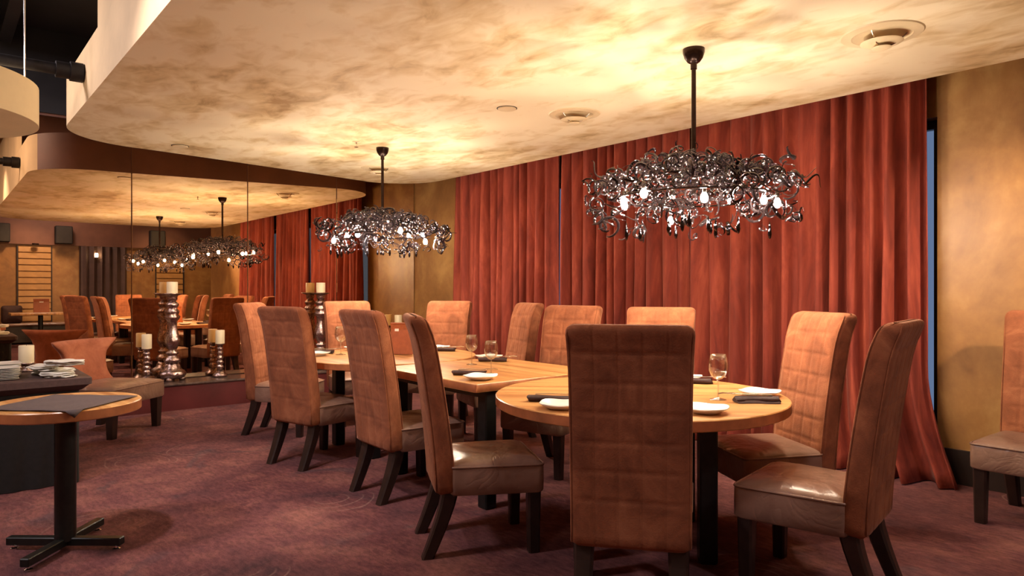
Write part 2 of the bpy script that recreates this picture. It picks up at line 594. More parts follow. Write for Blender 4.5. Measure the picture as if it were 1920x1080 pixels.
# the lowered ceiling cloud: rounded outline
def cloud_poly():
    pts = []
    def arc(cx, cy, rx, ry, a0, a1, n):
        for k in range(n + 1):
            a = R(a0 + (a1 - a0) * k / n)
            pts.append((cx + rx * math.cos(a), cy + ry * math.sin(a)))
    arc(-.75, 4.25, .85, .76, 90, 0, 10)      # far right corner
    arc(-.85, 1.75, .95, .87, 0, -90, 10)
    arc(-6.85, 1.60, .72, .72, 270, 180, 14)  # near left corner
    for k in range(1, 12):                    # end edge bows gently towards the mirror
        t = k / 12
        pts.append((-7.57 - .46 * t ** 1.1, 1.60 + 2.75 * t))
    arc(-7.35, 4.36, .68, .65, 180, 90, 12)
    return pts[::-1]


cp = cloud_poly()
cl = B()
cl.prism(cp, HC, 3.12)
dc = struct(cl.build('ceiling_cloud', M['ceil'], smooth=35), 'lowered cream ceiling panel with rounded corners and brown clouding and painted-in light dapple')
dc.data.materials.append(M['fascia'])
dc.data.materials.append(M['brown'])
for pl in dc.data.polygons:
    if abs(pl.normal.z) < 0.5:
        pl.material_index = 2 if pl.normal.x < -.45 else 1  # side faces turned to the mirror take the dark brown
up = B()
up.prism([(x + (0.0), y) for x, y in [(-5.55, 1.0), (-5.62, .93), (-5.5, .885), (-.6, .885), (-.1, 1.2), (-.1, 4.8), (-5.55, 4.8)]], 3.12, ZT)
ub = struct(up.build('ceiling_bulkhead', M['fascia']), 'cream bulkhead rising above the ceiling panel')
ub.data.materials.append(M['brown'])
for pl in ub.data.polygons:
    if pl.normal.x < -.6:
        pl.material_index = 1  # end face towards the mirror takes the dark brown too
# beams of the dark open ceiling
for i, y in enumerate((-2.2, -1.2, -.2, .55)):
    struct(B().box((-3.2, y, 3.82), (10.2, .10, .22)).build('ceiling_beam', M['steel_dark']))
struct(B().box((X0 + .012, .93, 3.53), (.024, 8.2, .84)).build('wall_left_header', M['black']))

# ledge below the mirror
LZ = .29
led = struct(B().box((-8.215, 1.35, LZ / 2 - .012), (.43, 7.88, LZ - .024)).build('trim_ledge', M['ledge']), 'dark red ledge below the mirror')
B().box((-8.21, 1.35, LZ - .012), (.46, 7.88, .024), bev=.006).build('ledge_top', M['ledgetop'], led)

# mirror
mr = thing('wall_mirror', 'huge wall mirror of tall joined panels above the dark red ledge', 'mirror', (X0, 0, 0))
edges = [-2.06, -.80, .44, 1.68, 2.934, 4.095, 5.292]
for a, b in zip(edges, edges[1:]):
    g = .003
    bb = B()
    e = .004
    h0, h1 = LZ + .004, 3.08
    bb.rings([[(.0, a + g, h0), (.0, b - g, h0), (.0, b - g, h1), (.0, a + g, h1)],
              [(.012, a + g, h0), (.012, b - g, h0), (.012, b - g, h1), (.012, a + g, h1)],
              [(.016, a + g + e, h0 + e), (.016, b - g - e, h0 + e), (.016, b - g - e, h1 - e), (.016, a + g + e, h1 - e)]])
    bb.build('mirror_panel', M['mirror'], mr)

# opposite wall: dark band, bronze ladder panels, column drape (seen in the mirror)
struct(B().box((X1 - .05, 1.5, 3.15), (.1, 9.2, 1.55)).build('wall_right_band', M['brown']), 'dark band above the gold wall')


def ladder(y, label):
    t = thing('slatted_panel', label, 'wall panel', (X1 - .004, y, 0), 0, 'slatted wall panels')
    B().box((-.012, 0, 1.42), (.024, .70, 1.86)).build('backing', M['gold'], t)
    for s in (-1, 1):
        B().box((-.03, s * .345, 1.42), (.05, .02, 1.86)).build('stile', M['winframe'], t)
    me = B().box((0, 0, 0), (.045, .66, .135), bev=.008).mesh('slat', M['slat'])
    for k in range(12):
        o = link('slat', me, t, (-.035, 0, .58 + k * .152))
        o.rotation_euler = (0, R(7), 0)


ladder(1.93, 'bronze slatted wall panel above the square table, seen in the mirror')
ladder(4.95, 'bronze slatted wall panel behind the tall candle, seen in the mirror')
# drape column between the gold bays
dr = B()
rs = []
for z in (0.02, .8, 1.6, 2.37):
    rs.append([(X1 - .16 + .05 * math.sin(i * 1.1), 2.85 + i * .03, z) for i in range(36)] + [(X1 - .03, 2.85 + i * .03, z) for i in range(35, -1, -1)])
dr.rings(rs)
tag(dr.build('drape', M['column'], smooth=60), 'grey brown drape between the gold bays, seen in the mirror', 'curtain')
for y, lab in ((2.5, 'black loudspeaker high on the dark band beside the drape'), (1.25, 'black loudspeaker high on the dark band left of the slatted panel'), (4.6, 'black loudspeaker high on the dark band behind the chandeliers')):
    t = thing('loudspeaker', lab, 'speaker', (X1 - .1, y, 2.62), 0, 'wall loudspeakers')
    B().box((-.11, 0, 0), (.22, .36, .44), bev=.015).build('cabinet', M['black'], t)
    B().box((-.225, 0, 0), (.012, .32, .40)).build('grille', M['darkhole'], t)
sc = thing('wall_sconce', 'small glowing sconce on the drape, seen in the mirror', 'lamp', (X1 - .22, 3.2, 2.12))
B().lathe([(.0, -.03), (.035, -.02), (.04, .05), (.03, .08), (0, .08)], 14).build('lamp_shade', M['glow'], sc, 40)
B().box((.02, 0, -.03), (.07, .05, .06), bev=.01).build('bracket', M['rod'], sc)
t = thing('downlight', 'small round downlight glowing above the slatted panel, seen in the mirror', 'lamp', (X1 - .2, 1.93, 2.365))
B().lathe([(0, 0), (.05, 0), (.05, .01), (0, .01)], 16).build('lens', M['glow'], t)
B().lathe([(.05, -.004), (.07, -.004), (.07, .03), (.05, .03)], 16).build('trim_ring', M['rod'], t)


# ------------------------------------------------------------------ curtains
def curtain(name, x0, x1, label, seed, trail=0.0, z1=3.0, left_in=0.0):
    rnd = random.Random(seed)
    t = thing(name, label, 'curtain', ((x0 + x1) / 2, 5.14, 0), 0, 'red velvet window curtains')
    xm = (x0 + x1) / 2
    nf = int((x1 - x0) / .135)
    per = 10
    n = nf * per
    wid = [rnd.uniform(.7, 1.35) for _ in range(nf)]
    tot = sum(wid)
    amp = [rnd.uniform(.6, 1.2) for _ in range(nf)]
    xs, ys, ph = [], [], []
    acc = 0
    for k in range(nf):
        for j in range(per):
            u = j / per
            xs.append((acc + wid[k] * u) / tot)
            ys.append(amp[k] * (math.sin(2 * PI * u) + .25 * math.sin(4 * PI * u + k)))
            ph.append(rnd.uniform(-1, 1) * .0 + k)
        acc += wid[k]
    xs.append(1.0)
    ys.append(0.0)
    ph.append(nf)
    m_ = len(xs)
    NZ = 30
    vs, fs = [], []
    for r in range(NZ + 1):
        v = r / NZ
        z = .008 + (z1 - .008) * v
        low = 1 - v
        a = .046 + .036 * low ** .8
        for i in range(m_):
            u = xs[i]
            x = x0 + (x1 - x0) * u
            wav = math.sin(ph[i] * 2.1 + 3.1 * low + seed) * .018 * low
            y = -ys[i] * a * (1 + .35 * math.sin(ph[i] * 1.7 + 2.5 * low)) + .018 * math.sin(u * 9 + seed)
            if trail and low > .74:
                k = ((low - .74) / .26) ** 1.8
                g = max(0, (u - .55) / .45)
                x += trail * k * g
                y -= .03 * k * g ** 1.5
                # soft diagonal pull folds
                y += .03 * k * math.sin(u * 40 + low * 9)
            if low > .97:
                y -= .05 * (low - .97) / .03 * .4
            vs.append((x + wav - xm, y, z))
    for r in range(NZ):
        for i in range(m_ - 1):
            fs.append((r * m_ + i, r * m_ + i + 1, (r + 1) * m_ + i + 1, (r + 1) * m_ + i))
    me = bpy.data.meshes.new('drape')
    me.from_pydata(vs, [], fs)
    me.materials.append(M['velvet'])
    me.polygons.foreach_set('use_smooth', [True] * len(me.polygons))
    o = link('drape', me, t)
    md = o.modifiers.new('thickness', 'SOLIDIFY')
    md.thickness = .006
    md.offset = 0
    B().tube([(x0 - xm + .02, .0, z1 + .012), (x1 - xm - .02, .0, z1 + .012)], .014, 8).build('curtain_rail', M['rod'], t)
    return t


curtain('curtain', -7.14, -5.30, 'red velvet curtain panel nearest the corner and the mirror', 3)
curtain('curtain', -5.215, -3.655, 'red velvet curtain panel hanging in the middle, between the two window slits', 11)
curtain('curtain', -3.60, -1.75, 'red velvet curtain panel with trailing hem beside the gold wall', 23, trail=.20)


# ------------------------------------------------------------------ dining chairs
def back_mesh():
    W, T = .232, .052
    seams_x = [-.135, -.045, .045, .135]
    seams_z = [.50, .615, .73, .845, .96, 1.075]
    gx = set([-.19, -.172, 0, .172, .19, -.09, .09])
    for s in seams_x:
        gx |= {s - .020, s - .009, s, s + .009, s + .020}
    gx = sorted(gx)
    zs = set([.31, .33, .36, .40, .45, 1.12, 1.145])
    for s in seams_z:
        zs |= {s - .024, s - .009, s, s + .009, s + .024, s + .055}
    zs = sorted(z for z in zs if z < 1.15)

    def groove(x, z):
        g = 0
        for s in seams_x:
            d = abs(x - s)
            if d < .0089:
                g = max(g, 1 - d / .0089)
        for s in seams_z:
            d = abs(z - s)
            if d < .0089:
                g = max(g, 1 - d / .0089)
        inside = 1 if abs(x) < .175 else .4
        return .0050 * g * inside

    def puff(x, z):
        px = min(abs(x - s) for s in seams_x + [-.225, .225]) / .045
        return .0006 * min(1, px)

    def lean(z):
        s = max(0, (z - .31) / .88)
        return -.218 - .02 * s - .100 * s ** 1.6 - .030 * max(0, (s - .80) / .2) ** 2

    rs = []

    def ring(z, w, t, zz=None):
        r = []
        yc = lean(z)
        zz = z if zz is None else zz
        kx = w / W
        for x in gx:                      # front, left to right
            r.append((x * kx, yc + t + puff(x, z) - groove(x, z), zz))
        c = .026
        for a in (60, 30, 0):
            r.append((w - c + c * math.cos(R(a)), yc + t - c + c * math.sin(R(a)), zz))
        r.append((w, yc, zz))
        for a in (0, -30, -60):
            r.append((w - c + c * math.cos(R(a)), yc - t + c + c * math.sin(R(a)), zz))
        for x in reversed(gx):
            r.append((x * kx, yc - t - puff(x, z) * .6 + groove(x, z) * .8, zz))
        for a in (240, 210, 180):
            r.append((-w + c + c * math.cos(R(a)), yc - t + c + c * math.sin(R(a)), zz))
        r.append((-w, yc, zz))
        for a in (180, 150, 120):
            r.append((-w + c + c * math.cos(R(a)), yc + t - c + c * math.sin(R(a)), zz))
        return r[::-1]

    rs.append(ring(.31, W - .02, T - .02))
    for z in zs[1:]:
        flare = 1 + .025 * max(0, (z - .9) / .25) ** 2
        rs.append(ring(z, W * flare, T - .006 * (z - .31)))
    for k in range(1, 5):
        a = R(90 * k / 4.4)
        rs.append(ring(1.15 + .035 * math.sin(a), W * 1.025 - .034 * (1 - math.cos(a)), T - .005 - .034 * (1 - math.cos(a))))
    return B().rings(rs).mesh('backrest', M['suede'], 0)


def welt_mesh():
    """cord sewn along the front and rear edges of the backrest"""
    b = B()

    def lean(z):
        s = max(0, (z - .31) / .88)
        return -.218 - .02 * s - .100 * s ** 1.6 - .030 * max(0, (s - .80) / .2) ** 2
    for sgn, cap in ((1, .0), (-1, .0)):
        left, right, top = [], [], []
        for k in range(15):
            z = .33 + .815 * k / 14
            fl = 1 + .025 * max(0, (z - .9) / .25) ** 2
            T = .052 - .006 * (z - .31)
            y = lean(z) + sgn * (T - .006)
            xx = .232 * fl - .0065
            left.append((-xx, y, z))
            right.append((xx, y, z))
        ztop = 1.174
        yt = lean(ztop) + sgn * .030
        top = [(-.226, (left[-1][1] + yt) / 2, 1.164), (-.212, yt, ztop), (0, yt, ztop + .001), (.212, yt, ztop), (.226, (left[-1][1] + yt) / 2, 1.164)]
        b.tube(left + top + right[::-1], .0042, 6)
    return b.mesh('piping', M['suede'], 0)


def seat_outline(s=1.0, n=6, fw=.262, bw=.232, y0=-.20, y1=.27, r=.035):
    corners = [(-bw, y0), (bw, y0), (fw, y1), (-fw, y1)]
    pts = []
    for i in range(4):
        p0 = Vector(corners[i - 1])
        p1 = Vector(corners[i])
        p2 = Vector(corners[(i + 1) % 4])
        a = (p0 - p1).normalized()
        b = (p2 - p1).normalized()
        for k in range(n + 1):
            t = k / n
            q = p1 + a * r * (1 - t) ** 2 + b * r * t ** 2
            pts.append((q.x, q.y))
        for k in (1, 2, 3):
            q = p1 + b * r + (p2 - p1 - b * 2 * r) * k / 4
            pts.append((q.x, q.y))
    cy = .035
    return [(x * s, cy + (y - cy) * s) for x, y in pts]


def seat_mesh():
    rs = []
    for s, z in ((.97, .305), (1.0, .315), (1.005, .37), (1.0, .43), (.985, .447), (.95, .459), (.85, .470), (.68, .477), (.48, .480), (.28, .479), (.10, .476)):
        rs.append([(x, y, z - (.006 * max(0, (y - .1) / .17) if z > .44 else 0)) for x, y in seat_outline(s)])
    return B().rings(rs).mesh('seat', M['leather'], 50)


def piping_mesh():
    return B().tube([(x, y, .444) for x, y in seat_outline(.998, 3)], .006, 6, closed=True).mesh('piping', M['leather'], 0)


def taper_leg(x, y, dy, top, t0, t1, h=.315):
    rs = []
    for k in range(6):
        s = k / 5
        z = h * (1 - s)
        w_ = (t0 + (t1 - t0) * s) / 2
        yo = y + dy * s ** 1.25
        b = w_ * .72
        rs.append([(x + q[0], yo + q[1], z) for q in ((-b, -w_), (b, -w_), (w_, -b), (w_, b), (b, w_), (-b, w_), (-w_, b), (-w_, -b))][::-1])
    return B().rings(rs).mesh('leg', M['legwood'])


ME_BACK, ME_SEAT, ME_PIPE, ME_WELT = back_mesh(), seat_mesh(), piping_mesh(), welt_mesh()
ME_LEGS = [taper_leg(-.215, .222, .0, 0, .068, .055), taper_leg(.215, .222, .0, 0, .068, .055),
           taper_leg(-.182, -.195, -.11, 0, .078, .058), taper_leg(.182, -.195, -.11, 0, .078, .058)]


def chair(x, y, f, label):
    t = thing('dining_chair', label, 'chair', (x, y, 0), yaw(f), 'tall suede dining chairs')
    bk = link('backrest', ME_BACK, t)
    bk['label'] = 'tan quilted suede backrest'
    link('piping', ME_WELT, bk)
    s = link('seat', ME_SEAT, t)
    s['label'] = 'taupe leather seat'
    link('piping', ME_PIPE, s)
    for me in ME_LEGS:
        link('leg', me, t)
    return t


chair(-1.89, 2.26, (-.62, .785), 'tall suede dining chair in the centre foreground with its back to the camera')
chair(-2.86, 2.21, (.46, .89), 'tall suede dining chair seen from the side, front left of the near round table')
chair(-3.90, 2.41, (.02, 1), 'tall suede dining chair tucked at the near side of the rectangular table')
chair(-5.03, 2.30, (-.26, .96), 'tall suede dining chair with its quilted back to us, second from the mirror')
chair(-6.18, 2.50, (.72, .69), 'tall suede dining chair half hidden behind another at the mirror end, left')
chair(-6.22, 3.24, (.98, -.17), 'tall suede dining chair at the far table end, facing us before the candlesticks')
chair(-5.72, 3.86, (.56, -.83), 'tall suede dining chair in front of the gold corner wall')
chair(-4.80, 3.84, (-.30, -.95), 'tall suede dining chair turned sideways against the red curtain, far side')
chair(-3.68, 3.47, (.25, -.97), 'tall suede dining chair below the left window slit, facing us')
chair(-2.86, 3.66, (.53, -.85), 'tall suede dining chair mostly hidden behind the foreground chair')
chair(-2.00, 3.53, (-.5, -.87), 'tall suede dining chair on the far right of the round table, quilted front in view')
chair(-1.48, 3.02, (-.98, -.17), 'tall suede dining chair at the right front, seen from the side with glossy seat')
chair(-1.04, 4.74, (.0, -1), 'tall suede dining chair standing alone against the gold wall')


# ------------------------------------------------------------------ dining tables
TZ = .76


def tabletop(poly, name, parent, thick=.05):
    n = len(poly)
    cx = sum(p_[0] for p_ in poly) / n
    cy = sum(p_[1] for p_ in poly) / n

    def ins(d):
        out = []
        for x, y in poly:
            L_ = math.hypot(x - cx, y - cy)
            out.append((cx + (x - cx) * (1 - d / L_), cy + (y - cy) * (1 - d / L_)))
        return out
    rs = []
    for d, z in ((.004, -thick), (0, -thick + .004), (0, -.004), (.004, 0)):
        rs.append([(x, y, z + TZ) for x, y in ins(d)])
    o = B().rings(rs).build(name, M['wood'], parent, 40)
    o.data.materials.append(M['woodedge'])
    for pl in o.data.polygons:
        if abs(pl.normal.z) < .4:
            pl.material_index = 1
    return o


def round_table(x, y, r, rz, label):
    t = thing('round_table', label, 'table', (x, y, 0), rz, 'dining tables pushed together')
    tabletop([(r * math.cos(2 * PI * k / 72), r * math.sin(2 * PI * k / 72)) for k in range(72)], 'tabletop', t)
    me = B().box((0, 0, .355), (.085, .085, .71), bev=.008).mesh('leg', M['metalblack'])
    for sx in (-1, 1):
        for sy in (-1, 1):
            link('leg', me, t, (sx * .30, sy * .30, 0))
    B().box((0, 0, .685), (.66, .66, .045), bev=.006).build('apron', M['metalblack'], t)
    return t


round_table(-2.35, 2.86, .755, R(45), 'round wooden dining table nearest the camera, under the big chandelier')
round_table(-5.08, 2.93, .735, 0, 'round wooden dining table at the mirror end with a standing menu')
t = thing('rectangular_table', 'rectangular wooden dining table between the two round ones', 'table', (-3.755, 2.955, 0), 0, 'dining tables pushed together')
tabletop(rrect(.575, .54, .012, 2), 'tabletop', t)
me = B().box((0, 0, .355), (.085, .085, .71), bev=.008).mesh('leg', M['metalblack'])
for sx in (-1, 1):
    for sy in (-1, 1):
        link('leg', me, t, (sx * .50, sy * .40, 0))
B().box((0, 0, .685), (.96, .88, .045), bev=.006).build('apron', M['metalblack'], t)


# ------------------------------------------------------------------ place settings
def plate_mesh():
    n = 40
    rs = []
    for s, z in ((.50, .0), (.55, .0), (.62, .004), (1.0, .022), (1.0, .026), (.93, .022), (.66, .009), (.3, .007), (.08, .007)):
        r = []
        for k in range(n):
            a = 2 * PI * k / n
            q = .098 / ((abs(math.cos(a)) ** 2.9 + abs(math.sin(a)) ** 2.9) ** (1 / 2.9))
            lift = (.005 if z > .015 else 0) * (q / .098 - 1) / .12
            r.append((q * s * math.cos(a), q * s * math.sin(a), z + lift))
        rs.append(r)
    return B().rings(rs).mesh('side_plate', M['white'], 50)


ME_PLATE = plate_mesh()


def plate(x, y, rz, label):
    tag(link('side_plate', ME_PLATE, None, (x, y, TZ + .0005), rz), label, 'plate', 'white side plates')


plate(-2.30, 2.24, R(40), 'white side plate on the near round table, left of the foreground chair back')
plate(-1.90, 3.29, R(5), 'white side plate on the far right rim of the near round table')
plate(-1.80, 2.66, R(20), 'white side plate on the near round table, right of the foreground chair back')
plate(-2.52, 3.50, R(5), 'white side plate peeking out at the far rim of the near round table')
plate(-3.34, 2.57, R(25), 'white side plate at the front corner of the rectangular table')
plate(-4.27, 3.37, R(5), 'white side plate on the far edge of the rectangular table')
plate(-5.25, 3.55, R(15), 'white side plate on the mirror end round table before the gold wall chair')
plate(-5.68, 2.95, R(15), 'white side plate at the candlestick end of the farther round table')
plate(-5.39, 2.44, R(15), 'white side plate beside the quilted chair back on the farther round table')


def napkin_mesh():
    b = B()
    n = 18
    rs = []
    for k in range(15):
        u = k / 14
        x = -.105 + .21 * u
        wv = 1 + .10 * math.sin(u * 9) + (.12 if u > .8 else 0)
        r = []
        for j in range(n):
            a = 2 * PI * j / n
            sp = 1 + .07 * math.sin(3 * a + u * 2)
            r.append((x + .006 * math.sin(a * 2), .031 * wv * sp * math.cos(a) + .004 * math.sin(u * 7), .0155 + .0150 * math.sin(a)))
        rs.append(r)
    b.rings(rs)
    # loose outer flap
    rs = []
    for k in range(9):
        u = k / 8
        x = -.10 + .20 * u
        rs.append([(x, .028, .014), (x, .047 + .006 * math.sin(u * 8), .0045), (x, .048 + .006 * math.sin(u * 8), .0015), (x, .020, .002)])
    b.rings(rs)
    return b.mesh('napkin', M['napkin'], 60)


def fork_mesh():
    b = B()
    pts = [(-.10, 0, .0), (-.04, 0, .003), (.03, 0, .002), (.055, 0, .004)]
    b.tube(pts, [.005, .004, .0035, .005], 8, flat=.5)
    b.box((.066, 0, .004), (.028, .021, .003), bev=.001)
    for k in range(4):
        y = (k - 1.5) * .006
        b.tube([(.078, y, .004), (.10, y, .006), (.123, y, .003)], [.0019, .0018, .001], 6)
    return b.mesh('fork', M['cutlery'], 50)


ME_NAP, ME_FORK = napkin_mesh(), fork_mesh()


def napkin(x, y, rz, where, fork=True):
    tag(link('rolled_napkin', ME_NAP, None, (x, y, TZ + .0005), rz), 'dark brown rolled napkin ' + where, 'napkin', 'rolled dark napkins')
    if fork:
        c, s = math.cos(rz), math.sin(rz)
        tag(fk := link('fork', ME_FORK, None, (x + .045 * c, y + .045 * s, TZ + .0365), rz), 'steel fork tucked in the rolled napkin ' + where, 'fork', 'forks in rolled napkins')
        fk.scale = (1.15, 1.35, 1.3)


napkin(-2.47, 2.33, R(40), 'left of the foreground chair back')
napkin(-1.80, 3.09, R(225), 'at the right rim of the near round table')
napkin(-2.40, 3.42, R(40), 'at the far rim behind the foreground chair')
napkin(-3.55, 2.64, R(42), 'at the front corner of the rectangular table')
napkin(-4.10, 3.27, R(45), 'on the far edge of the rectangular table')
napkin(-5.05, 3.47, R(45), 'before the chair by the gold corner wall')
napkin(-5.55, 2.55, R(45), 'beside the quilted chair back at the mirror end')
napkin(-5.55, 3.25, R(60), 'at the candlestick end of the farther round table', False)


def glass_meshes():
    # bowl with wall thickness, stem, foot
    outer = [(.004, .088), (.016, .092), (.029, .106), (.037, .125), (.0395, .145), (.037, .172), (.0325, .200)]
    inner = [(r - .0013, z + .0012) for r, z in outer[::-1]]
    inner[0] = (.0315, .200)
    b = B().lathe(outer + inner + [(.0, .0905)], 24)
    bowl = b.mesh('bowl', M['glass'], 0)
    stem = B().lathe([(.0045, .005), (.0034, .012), (.0032, .05), (.0036, .08), (.0055, .0875)], 10).mesh('stem', M['glass2'], 0)
    foot = B().lathe([(.034, .0), (.035, .0015), (.020, .004), (.006, .008), (.004, .010)], 24).mesh('foot', M['glass2'], 0)
    return bowl, stem, foot


ME_GLASS = glass_meshes()


def wine_glass(x, y, label, s=1.0):
    t = thing('wine_glass', label, 'wine glass', (x, y, TZ + .0005), 0, 'wine glasses on the dining tables')
    t.scale = (s * 1.10, s * 1.10, s * 1.03)
    for nm, me in zip(('bowl', 'stem', 'foot'), ME_GLASS):
        link(nm, me, t)


wine_glass(-1.97, 3.02, 'wine glass on the near round table, right of the foreground chair', 1.1)
wine_glass(-3.50, 2.78, 'wine glass by the white plate at the front of the rectangular table', 1.05)
wine_glass(-4.03, 3.02, 'wine glass in the middle of the rectangular table', 1.05)
wine_glass(-5.28, 3.42, 'wine glass beside the side-on chair top, on the farther round table', 1.05)
wine_glass(-5.34, 2.63, 'wine glass on the farther round table between two quilted chair backs', 1.15)

# standing menu
t = thing('menu_board', 'tan leather menu standing on the farther round table', 'menu', (-5.02, 3.03, TZ), R(38), 'standing menus')
for s in (-1, 1):
    o = B().box((0, s * .022, .135), (.20, .006, .268), bev=.003).build('cover', M['menu'], t)
    o.rotation_euler = (R(s * 6), 0, 0)
    B().box((-.045, s * .0262, .205), (.035, .0008, .022)).build('printed_crest', M['paper'], o)
B().box((0, 0, .262), (.20, .030, .010), bev=.003).build('spine', M['menu'], t)


# ------------------------------------------------------------------ chandeliers
def curl_variants():
    out = []
    for k in range(9):
        rnd = random.Random(100 + k)
        b = B()
        n = 22
        turns = rnd.uniform(1.1, 2.0)
        r0, r1 = rnd.uniform(.030, .058), rnd.uniform(.010, .024)
        rise = rnd.uniform(.02, .08)
        pts, rad = [], []
        for i in range(n):
            u = i / (n - 1)
            a = turns * 2 * PI * u
            r = r0 + (r1 - r0) * u
            pts.append((r * math.cos(a), r * math.sin(a), rise * u + .012 * math.sin(a * 1.3 + k)))
            rad.append(.0085 * (1 - .55 * abs(2 * u - 1) ** 2))
        b.tube(pts, rad, 6, flat=.28)
        out.append(b)
    for k in range(3):   # s-shaped streamers
        rnd = random.Random(300 + k)
        b = B()
        pts = []
        for i in range(18):
            u = i / 17
            pts.append((.03 * math.sin(u * 7 + k), .022 * math.cos(u * 5 + k * 2), -.13 * u))
        b.tube(pts, [.008 * (1 - .6 * i / 17) for i in range(18)], 6, flat=.3)
        out.append(b)
    return out


CV = curl_variants()
ME_CURL = [b.mesh('glass_curl', M['curl'] if i % 3 else M['curl2'], 0) for i, b in enumerate(CV)]
drop = B().lathe([(0, -.10), (.006, -.092), (.010, -.07), (.006, -.03), (.002, 0)], 8).mesh('glass_drop', M['curl2'], 0)
ME_BULB = B().lathe([(0, -.024), (.0125, -.020), (.019, -.005), (.018, .010), (.010, .025), (.007, .030)], 12).mesh('bulb', M['bulb'], 0)
ME_SOCK = B().lathe([(.0085, .026), (.011, .030), (.011, .062), (.006, .068)], 10).mesh('socket', M['socket'], 40)


def chandelier(x, y, seed, label, n_curl):
    rnd = random.Random(seed)
    t = thing('chandelier', label, 'chandelier', (x, y, 0), rnd.uniform(0, 2), 'glass curl chandeliers')
    B().lathe([(0, HC - .085), (.018, HC - .085), (.035, HC - .075), (.052, HC - .052), (.062, HC - .022), (.063, HC), (0, HC)], 28).build('canopy', M['rod'], t, 35)
    cn = B().lathe([(.019, HC - .115), (.019, HC - .083)], 14).build('collar', M['rod'], t)
    B().lathe([(.0135, 1.86), (.0135, HC - .10)], 12).build('rod', M['rod'], t, 40)
    ZC = 1.86
    fr = B()
    fr.tube([(.44 * math.cos(2 * PI * k / 40), .44 * math.sin(2 * PI * k / 40), ZC - .02) for k in range(40)], .006, 6, closed=True)
    fr.tube([(.24 * math.cos(2 * PI * k / 28), .24 * math.sin(2 * PI * k / 28), ZC + .09) for k in range(28)], .005, 6, closed=True)
    for k in range(8):
        a = 2 * PI * k / 8
        c, s = math.cos(a), math.sin(a)
        fr.tube([(0, 0, ZC + .14), (.12 * c, .12 * s, ZC + .14), (.24 * c, .24 * s, ZC + .09), (.36 * c, .36 * s, ZC + .05), (.44 * c, .44 * s, ZC - .02)], .005, 6)
    fr.build('frame', M['curl2'], t, 0)
    bulbs = []
    for k in range(8):
        a = 2 * PI * (k + .5) / 8 + rnd.uniform(-.12, .12)
        rr = rnd.uniform(.40, .50)
        z = ZC - .06 + rnd.uniform(-.05, .08)
        bulbs.append(Vector((rr * math.cos(a), rr * math.sin(a), z)))
        o = link('bulb', ME_BULB, t, bulbs[-1])
        link('socket', ME_SOCK, o)
    stuff = B()

    def place():
        while True:
            a = rnd.uniform(0, 2 * PI)
            q = rnd.random()
            rr = .59 * math.sqrt(q)
            lobes = 1 + .06 * math.sin(3 * a + seed) + .05 * math.sin(5 * a + 1)
            u = rr / .59
            top = ZC + .21 - .17 * u ** 2.2 + .025 * math.sin(4 * a + rr * 9)
            bot = ZC - .17 - .06 * math.exp(-((u - .72) / .2) ** 2) + .12 * (1 - u) ** 1.2
            kk = rnd.random()
            z = bot + (top - bot) * (kk ** .85)
            if rnd.random() < .45:
                z = top - abs(rnd.gauss(0, .03))
            p_ = Vector((rr * lobes * math.cos(a), rr * lobes * math.sin(a), z))
            if all((p_ - b_).length > .125 for b_ in bulbs):
                return p_, u
    for i in range(n_curl):
        p_, u = place()
        me = ME_CURL[rnd.randrange(9)] if rnd.random() < .85 else ME_CURL[9 + rnd.randrange(3)]
        o = link('glass_curl', me, t, p_)
        s = rnd.uniform(.75, 1.35)
        o.scale = (s, s, s)
        o.rotation_euler = (rnd.uniform(0, 6.28), rnd.uniform(0, 6.28), rnd.uniform(0, 6.28))
    for k in range(14):
        a = rnd.uniform(0, 6.28)
        rr = rnd.uniform(.1, .5)
        o = link('glass_drop', drop, t, (rr * math.cos(a), rr * math.sin(a), ZC - .16 + .03 * rnd.random()))
        o.scale = (1.2, 1.2, rnd.uniform(.6, 1.1))
    for i in range(130):
        p_, u = place()
        src = CV[rnd.randrange(9)]
        mt = Matrix.Rotation(rnd.uniform(0, 6.28), 3, Vector((rnd.gauss(0, 1), rnd.gauss(0, 1), rnd.gauss(0, 1))).normalized())
        s = rnd.uniform(.45, .75)
        stuff.add([p_ + mt @ (Vector(q) * s) for q in src.v], src.f)
    o = stuff.build('small_glass_curls', M['curl'], t, 0)
    o['kind'] = 'stuff'


chandelier(-2.36, 3.37, 5, 'large glowing glass curl chandelier hanging nearest the camera', 270)
chandelier(-6.00, 3.40, 9, 'glowing glass curl chandelier hanging by the mirror and the gold corner', 270)


# ------------------------------------------------------------------ ceiling fittings
def diffuser(x, y, label):
    t = thing('ceiling_vent', label, 'vent', (x, y, HC), 0, 'round ceiling air vents')
    B().lathe([(.142, -.008), (.150, -.012), (.20, -.006), (.206, .0), (.142, .0)], 40).build('flange', M['grille'], t, 30)
    B().lathe([(.0, -.002), (.143, -.002), (.143, .0), (0, .0)], 32).build('recess_disc', M['darkhole'], t)  # flat black disc puts the shade of the open recess into colour
    B().lathe([(.060, -.058), (.100, -.049), (.106, -.045), (.100, -.043), (.060, -.050)], 36).build('cone_ring', M['grille'], t, 30)
    B().lathe([(0, -.080), (.038, -.080), (.050, -.074), (.040, -.069), (0, -.069)], 32).build('centre_cap', M['grille'], t, 30)
    for k in range(3):
        a = 2 * PI * k / 3 + .5
        B().tube([(.125 * math.cos(a), .125 * math.sin(a), -.003), (.08 * math.cos(a), .08 * math.sin(a), -.047), (.03 * math.cos(a), .03 * math.sin(a), -.071)], .004, 6).build('bracket', M['chrome'], t)


